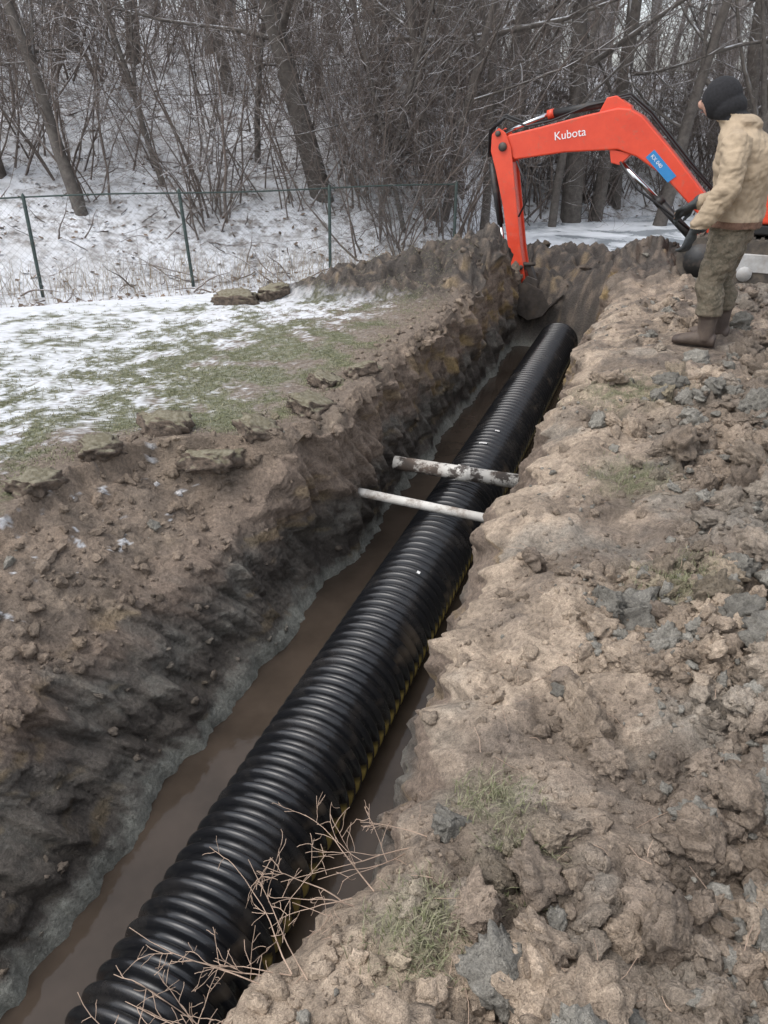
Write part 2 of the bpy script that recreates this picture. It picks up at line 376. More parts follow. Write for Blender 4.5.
# ---------------------------------------------------------------- water
def sheet(name,pts,mat):
    bm=bmesh.new(); bm.faces.new([bm.verts.new(p) for p in pts]); me=bpy.data.meshes.new(name); bm.to_mesh(me); bm.free(); me.materials.append(mat)
    return obj(name,me)
wm=M('muddy_water',.07,(.05,.037,.027),spec=.3); wn=wm.noise(3,4); wm.base(wm.mix(wm.mr(wn,.35,.65,0,1),(.043,.033,.025),(.066,.050,.038)))
wm.normal(wm.bump(wm.noise(9,3),.004,.25))
sheet('trench_water',[(*to_xy(-5,-.85),-1.07),(*to_xy(-5,.8),-1.07),(*to_xy(10.7,.8),-1.07),(*to_xy(10.7,-.85),-1.07)],wm.m)
im=M('pond_ice',.25,(.6,.64,.68)); n_=im.noise(.7,6,.65,dist=.6)
im.base(im.mix(im.mr(n_,.40,.55,0,1),(.36,.40,.43),(.74,.77,.80))); im.rough(im.mr(n_,.42,.58,.12,.8))
def fy(x,q): return 11.15+.34*x+q/.947
sheet('frozen_pond',[(1.0,fy(1,.2),-.6),(9,fy(9,.2),-.6),(30,fy(30,.2)-4,-.6),(30,fy(30,6),-.6),(9,fy(9,5.8),-.6),(1.0,fy(1,5.8),-.6)],im.m)

# ---------------------------------------------------------------- big corrugated pipe
pitch=.075; s0,s2=-2.5,9.95; nr=int((s2-s0)/pitch); prof=[(0,.216),(.16,.216),(.26,.231),(.34,.244),(.44,.251),(.55,.2535),(.66,.251),(.76,.244),(.84,.231),(.92,.2165)]
na_=72; rs=[];zs=[]
for i in range(nr):
    for f,r_ in prof: zs.append(s0+(i+f)*pitch); rs.append(r_)
zs+= [zs[-1]+.02,zs[-1]+.021,s0+.5]; rs+=[.221,.205,.205]
zs=np.array(zs); rs=np.array(rs); th=np.linspace(0,2*np.pi,na_,endpoint=False)
px_,py_=to_xy(zs[:,None],(rs[:,None]*np.cos(th)[None])); pz=-.95+rs[:,None]*np.sin(th)[None]+.012*np.sin(zs*.8)[:,None]
PV=np.stack([px_,py_,pz+0*px_],-1).reshape(-1,3)
ii=np.arange(len(zs)*na_).reshape(len(zs),na_); jj=np.roll(ii,-1,1)
PF=np.stack([ii[:-1],jj[:-1],jj[1:],ii[1:]],-1).reshape(-1,4)
TH=np.repeat(th[None],len(zs),0); TH=(TH+np.pi)%(2*np.pi)-np.pi; ZZ=np.repeat(zs[:,None],na_,1); RR=np.repeat(rs[:,None],na_,1)
pc=np.zeros(TH.shape+(3,))+C(.009,.0095,.011)
mudm=ss(.15,.6,fbm(ZZ*3,TH*2,4,3))*.3*(1-ss(.3,1.2,TH))
pc=mixc(pc,C(.2,.155,.11),np.clip(mudm,0,1))
yel=ss(-.55,-.40,TH)*(1-ss(-.10,.06,TH))*(RR<.245)*ss(-.5,-.1,fbm(ZZ*5,TH*0,2,8))
pc=mixc(pc,C(.55,.43,.13),yel*.95)
pm=M('black_plastic',.3,(.012,.012,.014)); at=pm.n('ShaderNodeVertexColor'); at.layer_name='Col'
dn_=pm.noise(4,6,.7); dsp=pm.noise(60,3,.8)
dm=pm.math('ADD',pm.mr(dn_,.5,.75,0,.09),pm.mr(dsp,.68,.76,0,.45))
pm.base(pm.mix(dm,at.outputs['Color'],(.2,.17,.14))); pm.rough(pm.mr(dn_,.3,.7,.15,.30)); pm.normal(pm.bump(pm.noise(25,3),.002,.3))
mesh_np('corrugated_drain_pipe',PV,PF,pc.reshape(-1,3),True,pm.m)
stm=simple('sticker_white',(.7,.7,.68),.5,.2,30)
def patch(sa,sb,ta,tb):
    t=np.linspace(ta,tb,6); v=[]
    for s_ in (sa,sb):
        for a in t:
            x,y=to_xy(s_,.2555*math.cos(a)); v.append((x,y,-.95+.012*math.sin(s_*.8)+.2555*math.sin(a)))
    f=[(i,i+1,i+7,i+6) for i in range(5)]
    return np.array(v),np.array(f)
v1,f1=patch(5.88,5.905,1.5,1.75); v2,f2=patch(6.18,6.2,1.35,1.5); v3,f3=patch(3.88,3.905,1.2,1.28)
mesh_np('pipe_label',np.concatenate([v1,v2,v3]),np.concatenate([f1,f2+12,f3+24]),None,False,stm)

# ---------------------------------------------------------------- tubes / twigs
class Tubes:
    def __init__(s): s.V=[];s.F=[];s.n=0
    def tube(s,P,R,k=4):
        P=np.asarray(P,float); R=np.asarray(R,float); n=len(P)
        D=np.gradient(P,axis=0); D/=np.linalg.norm(D,axis=1)[:,None]+1e-9
        ref=np.array([.31,.87,.38]) if abs(D[0]@np.array([.31,.87,.38]))<.9 else np.array([1.,0,0])
        A=np.cross(D,ref); A/=np.linalg.norm(A,axis=1)[:,None]+1e-9; B=np.cross(D,A)
        t=np.arange(k)*2*np.pi/k
        v=P[:,None]+R[:,None,None]*(np.cos(t)[None,:,None]*A[:,None]+np.sin(t)[None,:,None]*B[:,None])
        i=np.arange(n*k).reshape(n,k); j=np.roll(i,-1,1)
        s.F.append(np.stack([i[:-1],j[:-1],j[1:],i[1:]],-1).reshape(-1,4)+s.n); s.V.append(v.reshape(-1,3)); s.n+=n*k
    def mesh(s,name,mat,add=False): return mesh_np(name,np.concatenate(s.V),np.concatenate(s.F),None,True,mat,add)
def rv(r): 
    v=r.normal(size=3); return v/np.linalg.norm(v)
def grow(T,r,p,d,L,rad,lev,maxlev,wob=.18,up=.06,kids=(6,5,4),kf=.55,rmin=.0025):
    n=max(4,int(7-lev)); seg=L/n; P=[p.copy()];Rr=[rad]
    dirs=[]
    for i in range(n):
        d=d+rv(r)*wob*(1+.5*lev)+np.array([0,0,up]); d/=np.linalg.norm(d); dirs.append(d.copy())
        p=p+d*seg; P.append(p.copy()); Rr.append(max(rad*(1-(i+1)/n*.8),rmin*.85))
    T.tube(P,Rr,7 if rad>.06 else (5 if rad>.02 else 3))
    if lev<maxlev:
        for k in range(kids[min(lev,len(kids)-1)]):
            f=r.uniform(.25 if lev else .2,1.0); i=min(int(f*n),n-1); t=f*n-i
            bp=P[i]+(P[i+1]-P[i])*min(t,1)
            nd=dirs[i]*r.uniform(.35,.9)+rv(r)*.85; nd/=np.linalg.norm(nd)
            grow(T,r,bp,nd,L*r.uniform(.3,.6)*(1-.35*f),max(Rr[i]*kf*r.uniform(.5,1),rmin),lev+1,maxlev,wob,up*.6,kids,kf,rmin)
def bark(name,ca,cb,snow=.5):
    m=M(name,.9); g_=m.n('ShaderNodeNewGeometry'); s_=m.n('ShaderNodeSeparateXYZ'); m.l(g_.outputs['Normal'],s_.inputs[0])
    n=m.noise(9,3,.7); c=m.mix(m.mr(n,.3,.7,0,1),ca,cb)
    n2=m.noise(3.0,1); f=m.math('MULTIPLY',m.mr(s_.outputs['Z'],.35,.65,0,1),m.mr(n2,.5-.1*snow,.6,0,snow))
    m.base(m.mix(f,c,(.8,.82,.85)))
    if name=='bark_grey': m.normal(m.bump(m.noise(30,4,.7),.02,.8))
    return m.m
bk1=bark('bark_grey',(.07,.06,.052),(.15,.132,.115),.6)
bk2=bark('bark_brush',(.085,.067,.057),(.19,.155,.132),.6)
bk3=bark('bark_far',(.15,.135,.125),(.27,.25,.235),.5)
def tree_mesh(seed,h,rad,lean=(0,0),kids=(11,5,4),maxlev=3,wob=.09):
    r=np.random.default_rng(seed); T=Tubes(); d=np.array([lean[0],lean[1],1.]); d/=np.linalg.norm(d)
    grow(T,r,np.zeros(3),d,h,rad,0,maxlev,wob,.02,kids,.5,.004)
    return T
def gz(x,y): return float(base_h(x,y))
trees=[(-1.0,13.3,8,.19,-.24,0),(.15,15.2,9,.2,-.03,0),(.42,15.3,8,.13,.06,.0),(-4.5,11.9,7,.10,-.28,0),(-6.0,12.6,8,.16,-.12,0),(.8,13.1,6,.10,-.12,0),(.98,13.2,6,.08,.14,.1),
 (1.75,13.9,7,.09,.0,0),(4.3,18.2,9,.25,-.04,0),(4.9,18.4,9,.17,.10,0),(6.1,17.6,8,.16,.2,0),(3.0,18.6,9,.15,.03,0),(-3.0,16.6,8,.12,-.05,0),(-5.2,18,9,.15,.05,0),(-1.7,19,9,.16,.0,0),
 (7.8,17.4,9,.2,.05,0),(-8,16,9,.2,.0,0),(2.1,20,9,.18,-.1,0),(-2.2,14.2,6,.06,.12,0),(-3.5,12.9,6,.05,-.2,0),
 (1.35,14.6,8,.12,-.08,0),(-.35,17.2,9,.14,.1,0),(-6.8,19,9,.17,-.05,0),(5.6,19.5,9,.2,-.12,0),(3.7,17.4,8,.10,.12,0),(-3.9,19.6,9,.16,.03,0),(8.6,19,9,.2,-.1,0),(2.5,17.6,8,.11,-.02,0),(-.1,12.9,5,.05,.2,0),(.35,12.7,5,.045,-.25,0)]
for i,(x,y,h_,r_,lx,ly) in enumerate(trees):
    T=tree_mesh(400+i,h_,r_,(lx,ly)); me=T.mesh('bare_tree',bk1)
    o=obj('bare_tree',me); o.location=(x,y,gz(x,y)-.12)
th_=empty('brush_thicket')
shr=[]
for i in range(10):
    r=np.random.default_rng(600+i); T=Tubes()
    for k in range(r.integers(4,8)):
        d=np.array([r.normal()*.38,r.normal()*.38,1.]); d/=np.linalg.norm(d)
        grow(T,r,np.array([r.normal()*.15,r.normal()*.15,0]),d,r.uniform(1.6,4.0),r.uniform(.009,.026),0,2,.2,.04,(9,5),.5,.003)
    shr.append(T.mesh('brush_stems',bk2))
def scatter(meshes,parent,n,fn,nm,smin=.7,smax=1.25):
    c=0
    while c<n:
        x,y=fn()
        if x is None: continue
        o=obj(nm,random.choice(meshes),parent); s_=random.uniform(smin,smax)
        o.location=(x,y,gz(x,y)-.05); o.rotation_euler=(random.gauss(0,.06),random.gauss(0,.06),random.random()*6.28); o.scale=(s_,s_,s_); c+=1
def f1_():
    y=random.uniform(11.8,21); x=random.uniform(-.62,.66)*y
    q=-dFf(x,y)
    if q<.6: return None,None
    if x>1.2 and q<5.2: return None,None
    if x<-1 and random.random()<.2: return None,None
    return x,y
scatter(shr,th_,135,f1_,'brush_stems')
def f2_():
    x=random.uniform(1.4,10); return x,fy(x,random.uniform(5.0,8))
scatter(shr,th_,62,f2_,'brush_stems')
def f3_():
    x=random.uniform(-.7,1.5); return x,fy(x,random.uniform(.6,3.4))
scatter(shr,th_,30,f3_,'brush_stems',.5,.95)
dt=empty('distant_trees'); far=[]
for i in range(6):
    T=tree_mesh(800+i,random.uniform(8,11),random.uniform(.10,.18),(random.gauss(0,.05),0),(10,4),2,.08); far.append(T.mesh('far_tree',bk3))
def f4_():
    y=random.uniform(21,42); return random.uniform(-.68,.68)*y,y
scatter(far,dt,140,f4_,'far_tree',.8,1.3)
scatter(shr,dt,75,f4_,'far_brush',1.0,1.6)

pondm=(1-((X>1.6)&(-dF>.3)&(-dF<5.3)))*(np.abs(X)<.7*Y+1)
ix=sample(13000,((-dF>.2)|((dF<1.6)&(X<1)))*(Y<26)*pondm*1.0)
P=V[ix]; n=len(ix); P=P+np.stack([rng.normal(0,.06,n),rng.normal(0,.06,n),np.zeros(n)],1)
a=rng.random(n)*6.28; L=rng.uniform(.02,.05,n); W=L*rng.uniform(.4,.8,n)
dx=np.stack([np.cos(a),np.sin(a),rng.normal(0,.35,n)],1)*L[:,None]; dy=np.stack([-np.sin(a),np.cos(a),rng.normal(0,.35,n)],1)*W[:,None]
up=np.array([0,0,.02]); LV=np.stack([P-dx-dy*.2+up,P-dy+up,P+dx+up,P+dy+up],1).reshape(-1,3); LF=np.arange(4*n).reshape(n,4)
mesh_np('leaf_litter',LV,LF,None,False,simple('dead_leaf',(.15,.11,.08),.9,.5,3))
T=Tubes(); r=np.random.default_rng(5)
ix=sample(800,((-dF>.1)|((dF<1.2)&(X<.5)))*(Y<22)*pondm*1.0)
for p in V[ix]:
    a=r.random()*6.28; d=np.array([math.cos(a),math.sin(a),r.uniform(-.05,.5)]); d/=np.linalg.norm(d)
    grow(T,r,p+np.array([0,0,.02]),d,r.uniform(.3,1.3),r.uniform(.004,.017),0,1,.2,.0,(3,),.5)
T.mesh('fallen_branches',bk2,True)
T=Tubes()
ix=sample(1100,(np.abs(dF+.1)<.7)*(X<1.3)*(X>-9)*1.0)
for p in V[ix]:
    d=np.array([r.normal()*.25,r.normal()*.25,1]); d/=np.linalg.norm(d); L=r.uniform(.1,.45)
    p=p+np.array([r.normal()*.06,r.normal()*.06,0])
    T.tube([p,p+d*L*.5,p+d*L+rv(r)*.04],[.003,.0025,.0015],3)
T.mesh('dry_weeds',simple('dry_weed',(.3,.24,.16),.9,.3,5),True)
T=Tubes(); r=np.random.default_rng(77)
c8=int(np.argmax(K[0]==8))
for (s_,n_) in ((1.08,5),(1.25,6),(1.45,5),(1.68,3)):
    row=int(np.argmin(np.abs(s1-s_))); p=np.array([X[row,c8+6],Y[row,c8+6],Z[row,c8+6]])
    for k in range(n_):
        d=np.array([-.8+r.normal()*.3,-.15+r.normal()*.45,.28+r.normal()*.25]); d/=np.linalg.norm(d)
        grow(T,r,p+r.normal(size=3)*.02,d,r.uniform(.18,.40),.0021,0,2,.15,-.02,(4,3),.75,.0010)
dwm=simple('dry_stalk',(.40,.29,.215),.9,.3,9)
T.mesh('dry_stalks',dwm,True)
T=Tubes()
ix=sample(150,rr*(Y<4)*nearw)
for p in V[ix]:
    a=r.random()*6.28; L=r.uniform(.03,.12); d=np.array([math.cos(a),math.sin(a),.15])
    q=p+np.array([0,0,.02]); T.tube([q,q+d*L*.5+rv(r)*.008,q+d*L],[.0012,.0011,.0008],3)
T.mesh('straw_bits',dwm,True)

# ---------------------------------------------------------------- grass
def blades(name,ix,Lm,mat,spread=0,Wd=.0025):
    P=V[ix].copy(); n=len(ix)
    if spread: P[:,:2]+=rng.normal(0,spread,(n,2))
    a=rng.random(n)*6.28; L=Lm*rng.uniform(.5,1.4,n)
    wd=np.stack([np.cos(a),np.sin(a),0*a],1)*Wd
    le=np.stack([-np.sin(a),np.cos(a),0*a],1)*(L*rng.uniform(.2,1.2,n))[:,None]
    t=P+le+np.stack([0*a,0*a,L],1)*.7; m_=P+le*.35+np.stack([0*a,0*a,L],1)*.45
    v=np.stack([P-wd,P+wd,m_+wd*.8,t,m_-wd*.8],1).reshape(-1,3); b=np.arange(n)*5
    f=np.stack([b,b+1,b+2,b+4],1); f2=np.stack([b+4,b+2,b+3],1)
    me=bpy.data.meshes.new(name)
    me.from_pydata(v.tolist(),[],[tuple(q) for q in f.tolist()]+[tuple(q) for q in f2.tolist()]); me.materials.append(mat); return obj(name,me)
grm=M('grass_blade',.8); n_=grm.noise(2.5,4); n2_=grm.noise(60,2)
grm.base(grm.mix(grm.mr(n2_,.4,.6,0,.9),grm.mix(grm.mr(n_,.4,.6,0,1),(.115,.13,.055),(.17,.175,.085)),(.29,.265,.18)))
gd=(K==0)*(Y<8.5)*(Y>1.5)*(np.abs(X)<.65*Y+.5)*(1-ss(-.05,.45,sn))*(1-ss(.3,.8,rimd))*ss(1.2,2.2,dF)*(1-ss(-.1,.35,c2+.3*c4))/(.4+np.clip(Y,0,50)*.12)
blades('grass',sample(26000,gd),.016,grm.m)
ts=[]
for (tx,ty,tr),cnt in zip(tufts,(1100,650,350,350,600,350)):
    q2=((X-tx)**2+(Y-ty)**2)/tr**2
    ts.append(sample(cnt,(q2<2.5)*np.exp(-np.clip(q2,0,50))))
blades('grass_tufts',np.concatenate(ts),.034,grm.m,.008,.0014)

# ---------------------------------------------------------------- cross pipes
wp=M('old_white_pipe',.7); n_=wp.noise(7,6,.7); n3_=wp.noise(2.5,3); wp.base(wp.mix(wp.mr(n3_,.45,.7,0,.5),wp.mix(wp.mr(n_,.48,.62,0,1),(.66,.64,.59),(.25,.2,.16)),(.34,.27,.21))); wp.normal(wp.bump(n_,.006,.5))
wp2=M('old_mottled_pipe',.7); n_=wp2.noise(9,6,.7); n3_=wp2.noise(3,3); wp2.base(wp2.mix(wp2.mr(n3_,.5,.7,0,.6),wp2.mix(wp2.mr(n_,.47,.55,0,1),(.66,.64,.59),(.08,.068,.06)),(.28,.2,.15))); wp2.normal(wp2.bump(n_,.008,.5))
def hollow(name,a,b,ro,ri,mat,rings=()):
    a=np.array(a);b=np.array(b);T=Tubes(); L=np.linalg.norm(b-a); d=(b-a)/L
    pts=[(0,ri),(0.001,ro)]
    for c in rings: pts+=[(c-.04,ro),(c-.038,ro*1.14),(c+.04,ro*1.14),(c+.042,ro)]
    pts+=[(L-.001,ro),(L,ri),(L-.1,ri)]
    T.tube([a+d*t for t,_ in pts],[q for _,q in pts],24); 
    return T.mesh(name,mat,True)
hollow('cross_pipe',(*to_xy(4.47,-.92),-.55),(*to_xy(4.55,.70),-.66),.030,.025,wp.m)
hollow('cross_pipe',(*to_xy(5.0,-.46),-.57),(*to_xy(5.06,.72),-.60),.050,.043,wp2.m,(.5,))

# ---------------------------------------------------------------- fence
fe=empty('chain_link_fence')
gfm=simple('fence_green',(.035,.055,.048),.6,.3,8); gwm=simple('fence_wire',(.13,.145,.14),.6,.2,8)
dxf=np.array([1/math.hypot(1,.34),.34/math.hypot(1,.34)])
p0=np.array([1.03,11.5]); T=Tubes(); Tr=Tubes()
H=1.2; Lf=13.0
for i in range(8):
    p=p0-dxf*i*1.9; z=-.47; lean=(0,.03,-.05,.02,-.03,0,.02,0)[i]
    T.tube([(p[0],p[1],z-.2),(p[0]+lean,p[1],z+H+.02),(p[0]+lean,p[1],z+H+.05)],[.022,.022,.006],10)
rl=[]
for l_ in np.linspace(0,Lf,40): q=p0-dxf*l_; rl.append((q[0],q[1],-.47+H+.012*math.sin(l_*1.6)))
T.tube(rl,[.011]*len(rl),6)
po=T.mesh('posts_and_rail',gfm,True); po.parent=fe
def fp3(l,h): q=p0-dxf*l; return (q[0],q[1]-.03,-.47+h+.012*math.sin(l*3.1)*h)
st=.085
for k in range(int(-H/st)-1,int(Lf/st)+2):
    for sg in (1,-1):
        l0=k*st
        la=(lambda h:l0+h) if sg==1 else (lambda h:l0+H-h)
        hs_=[h for h in np.linspace(0,H,5) if 0<=la(h)<=Lf]
        if len(hs_)<2: continue
        Tr.tube([fp3(la(h),h) for h in hs_],[.0012]*len(hs_),3)
wo=Tr.mesh('wire_mesh',gwm,True); wo.parent=fe

# ---------------------------------------------------------------- excavator
orange=M('excavator_orange_paint',.35); n_=orange.noise(3,4,.7); n2_=orange.noise(14,6,.75)
orange.base(orange.mix(orange.mr(n2_,.56,.75,0,.7),orange.mix(orange.mr(n_,.3,.7,0,1),(.62,.055,.025),(.74,.08,.035)),(.28,.16,.11))); orange.rough(orange.mr(n2_,.5,.7,.32,.8))
orange=orange.m
blk=simple('machine_black',(.02,.02,.02),.45,.3,8,dirt=(.12,.09,.07),dirt_amt=.3)
hose=simple('rubber_hose',(.012,.012,.012),.5,.2)
chrome=M('chrome_rod',.15,(.65,.66,.68),1).m
steel=simple('worn_steel',(.075,.064,.056),.55,.35,12,metal=.3,dirt=(.14,.108,.08))
rubber=simple('track_rubber',(.03,.028,.026),.8,.3,14,dirt=(.2,.16,.12),dirt_amt=.9)
white=simple('white_decal',(.8,.8,.8),.4,.05); blue=simple('blue_decal',(.03,.22,.5),.4,.1)
greyp=simple('grey_frame',(.42,.42,.41),.6,.2,6,dirt=(.2,.16,.12))
glass=M('cab_glass',.05,(.03,.035,.04)).m
ex=empty('excavator'); 
ex.matrix_world=Matrix(((.895,.445,0,1.89),(-.445,.895,0,9.85),(0,0,1,0),(0,0,0,1)))
def prism(name,out,w0,w1,mat,bev=.012,parent=ex):
    bm=bmesh.new(); a=[bm.verts.new((x,w0,z)) for x,z in out]; b=[bm.verts.new((x,w1,z)) for x,z in out]
    n=len(out); bm.faces.new(a); bm.faces.new(b[::-1])
    for i in range(n): bm.faces.new((a[i],b[i],b[(i+1)%n],a[(i+1)%n]))
    bmesh.ops.recalc_face_normals(bm,faces=bm.faces)
    me=bpy.data.meshes.new(name); bm.to_mesh(me); bm.free(); me.materials.append(mat); o=obj(name,me,parent)
    if bev:
        m=o.modifiers.new('b','BEVEL'); m.width=bev; m.segments=3; m.limit_method='ANGLE'; m.angle_limit=.5
    return o
def rod(name,pts,r,mat,k=14,parent=ex):
    T=Tubes(); pts=[np.array(p,float) for p in pts]; R=[r]*len(pts)
    T.tube([pts[0]]+pts+[pts[-1]],[.0005]+R+[.0005],k); o=T.mesh(name,mat,True); o.parent=parent; return o
def pin(x,z,r,w,mat=steel,yc=0): return rod('pin',[(x,yc-w,z),(x,yc-w+.001,z),(x,yc+w,z)],r,mat,18)
boom=[(-.46,1.22),(-.48,1.32),(-.40,1.40),(0.0,1.49),(.5,1.61),(.84,1.68),(.98,1.67),(1.12,1.60),(1.5,1.25),(1.94,.81),(2.42,.38),(2.40,.28),(2.25,.24),(1.86,.64),(1.45,1.0),(1.12,1.19),(.9,1.26),(.3,1.22),(-.30,1.13)]
prism('boom',boom,-.10,.10,orange,.018)
prism('cylinder_bracket',[(.62,1.61),(.70,1.78),(.80,1.80),(.98,1.70),(1.0,1.64)],-.07,.07,orange,.01)
prism('boom_lower_bracket',[(.80,1.27),(.84,1.12),(.94,1.10),(1.06,1.22)],-.08,.08,orange,.01)
stick=[(-.60,1.40),(-.52,1.47),(-.43,1.42),(-.35,1.26),(-.30,1.03),(-.13,.14),(-.03,-.26),(-.05,-.40),(-.12,-.44),(-.19,-.40),(-.26,-.02),(-.39,.58),(-.52,1.0),(-.60,1.22)]
prism('stick_plate_near',stick,-.13,-.110,orange,.006); prism('stick_plate_far',stick,.110,.13,orange,.006)
prism('stick_web',[(-.52,1.1),(-.34,1.10),(-.15,.12),(-.06,-.24),(-.14,-.28),(-.25,0),(-.38,.55)],-.1095,.1095,orange,.004)
pin(-.45,1.27,.05,.155); pin(-.52,1.41,.032,.155); pin(-.12,-.37,.035,.155); pin(-.10,-.10,.028,.155)
rod('stick_cylinder',[(.80,0,1.74),(.06,0,1.62)],.042,blk); rod('stick_cylinder_rod',[(.06,0,1.62),(-.52,0,1.41)],.024,chrome)
rod('stick_cylinder_gland',[(.10,0,1.627),(.03,0,1.61)],.05,orange)
rod('boom_cylinder',[(2.0,0,.24),(1.42,0,.74)],.052,blk); rod('boom_cylinder_rod',[(1.42,0,.74),(.92,0,1.14)],.03,chrome)
rod('boom_cylinder_gland',[(1.46,0,.705),(1.40,0,.757)],.06,blk)
rod('bucket_cylinder',[(-.62,0,1.08),(-.45,0,.38)],.042,blk); rod('bucket_cylinder_rod',[(-.45,0,.38),(-.34,0,-.10)],.024,chrome)
rod('bucket_link_a',[(-.34,-.06,-.10),(.06,-.06,-.06)],.022,steel); rod('bucket_link_b',[(-.34,-.13,-.10),(-.16,-.13,-.13)],.028,steel); rod('bucket_link_c',[(-.34,.13,-.10),(-.16,.13,-.13)],.028,steel)
prism('bucket_link',[(-.36,-.06),(-.30,-.02),(.0,-.08),(.10,-.30),(.04,-.34),(-.05,-.14),(-.34,-.15)],-.055,.055,steel,.008)
for k,(yo,dz) in enumerate(((-.05,.0),(.0,.03),(.05,.01))):
    rod('hose',[(2.2,yo,.68),(1.7,yo,1.12+dz),(1.2,yo,1.61+dz),(.95,yo,1.79+dz),(.5,yo,1.70+dz),(.1,yo,1.55+dz),(-.2,yo,1.49+dz),(-.48,yo,1.58+dz),(-.66,yo,1.44),(-.65,yo,1.15)],.012,hose,8)
rod('hose',[(-.26,-.15,1.12),(-.13,-.20,.92),(-.09,-.19,.68),(-.18,-.15,.5)],.012,hose,8)
rod('hose',[(.95,-.12,1.14),(1.2,-.16,.86),(1.5,-.15,.68),(1.9,-.12,.41)],.013,hose,8)
bk=lambda L:[(x*.82-.02,-.31+(z+.22)*.8) for x,z in L]
outer=[(-.17,-.22),(-.2,-.42),(-.1,-.64),(.12,-.74),(.34,-.66),(.44,-.5)]
inner=[(.42,-.48),(.32,-.62),(.12,-.70),(-.07,-.61),(-.165,-.42),(-.13,-.22)]
prism('bucket_shell',bk(outer+inner),-.22,.22,steel,0)
side=[(-.17,-.22),(-.2,-.42),(-.1,-.64),(.12,-.74),(.34,-.66),(.44,-.5),(.30,-.26),(.05,-.16)]
prism('bucket_side_near',bk(side),-.235,-.221,steel,0); prism('bucket_side_far',bk(side),.221,.235,steel,0)
ear=[(-.2,-.29),(-.16,-.47),(.14,-.39),(.14,-.23),(0,-.19),(-.08,-.31)]
prism('bucket_ears_near',ear,-.18,-.155,steel,.004); prism('bucket_ears_far',ear,.155,.18,steel,.004)
for y_ in (-.18,-.06,.06,.18): prism('bucket_tooth',bk([(.40,-.54),(.45,-.50),(.56,-.36),(.54,-.36)]),y_-.03,y_+.03,steel,0)
def text(s_,size,loc,rz,mat,nm):
    cu=bpy.data.curves.new(nm,'FONT'); cu.body=s_; cu.size=size; cu.extrude=.001; ob=bpy.data.objects.new(nm,cu); sc.collection.objects.link(ob)
    dg=bpy.context.evaluated_depsgraph_get(); me=bpy.data.meshes.new_from_object(ob.evaluated_get(dg)); bpy.data.objects.remove(ob)
    me.materials.clear(); me.materials.append(mat); o=obj(nm,me,ex)
    o.matrix_local=Matrix.Translation(loc)@Matrix.Rotation(-rz,4,'Y')@Matrix.Rotation(math.pi/2,4,'X'); return o
text('Kubota',.125,(.16,-.1035,1.345),.16,white,'boom_lettering')
prism('blue_decal',[(1.30,1.27),(1.58,1.01),(1.50,.94),(1.22,1.19)],-.1055,-.1015,blue,0)
text('KX 040',.055,(1.27,-.1075,1.20),-.76,white,'decal_lettering')
for yy,nm in ((-.72,'near'),(.72,'far')):
    o=[]
    for t in np.linspace(math.pi/2,3*math.pi/2,10): o.append((2.05+.24*math.cos(t),.26+.24*math.sin(t)))
    for t in np.linspace(-math.pi/2,math.pi/2,10): o.append((3.95+.24*math.cos(t),.26+.24*math.sin(t)))
    prism('track_'+nm,o,yy-.16,yy+.16,rubber,.01)
    for i in range(24):
        x_=2.0+i*.083; prism('track_lug_'+nm,[(x_,.498),(x_+.04,.498),(x_+.035,.52),(x_+.005,.52)],yy-.16,yy+.16,rubber,0)
    prism('track_frame_'+nm,[(2.15,.18),(2.1,.36),(3.9,.36),(3.85,.18)],yy-.175,yy+.175,greyp,.01)
    for x_ in (2.05,3.95): rod('sprocket_'+nm,[(x_,yy-.172,.26),(x_,yy+.172,.26)],.17,blk,24)
    for x_ in (2.5,3.0,3.5): rod('roller_'+nm,[(x_,yy-.178,.16),(x_,yy+.178,.16)],.075,greyp,16)
prism('car_body',[(2.6,.3),(2.6,.5),(3.6,.5),(3.6,.3)],-.55,.55,blk)
prism('dozer_blade',[(4.35,.05),(4.30,.25),(4.35,.45),(4.40,.45),(4.36,.25),(4.41,.05)],-.9,.9,orange,.004)
prism('house_base',[(2.12,.54),(2.12,.64),(4.1,.64),(4.1,.54)],-.86,.86,blk,.02)
prism('house_skirt',[(2.06,.645),(2.06,.86),(2.4,.93),(4.15,.93),(4.25,.85),(4.22,.645)],-.88,.88,orange,.03)
prism('house_upper',[(2.35,.935),(2.4,1.15),(2.75,1.25),(3.38,1.25),(3.38,.935)],-.82,-.12,blk,.03)
prism('counterweight',[(3.4,.935),(3.4,1.5),(4.1,1.5),(4.28,1.3),(4.3,.935)],-.86,.5,orange,.05)
prism('swing_bracket',[(1.92,.2),(1.88,.40),(2.05,.53),(2.5,.50),(2.5,.2)],-.14,.14,orange,.02)
prism('cab_lower',[(2.75,.935),(2.75,1.2),(3.39,1.2),(3.39,.935)],-.1,.86,blk,.02)
for x_,y_ in ((2.8,-.05),(2.8,.82),(3.95,-.05),(3.95,.82)): prism('cab_post',[(x_-.03,1.2),(x_-.03,2.4),(x_+.03,2.4),(x_+.03,1.2)],y_-.03,y_+.03,blk,.006)
prism('cab_roof',[(2.7,2.405),(2.72,2.48),(4.0,2.5),(4.05,2.405)],-.12,.88,orange,.02)
prism('cab_glass_front',[(2.79,1.22),(2.79,2.39),(2.8,2.39),(2.8,1.22)],-.015,.785,glass,0)
prism('cab_glass_side',[(2.84,1.22),(2.84,2.39),(3.91,2.39),(3.91,1.52),(3.35,1.22)],-.055,-.045,glass,0)
text('KX',.16,(2.25,-.885,.68),0,white,'house_lettering')

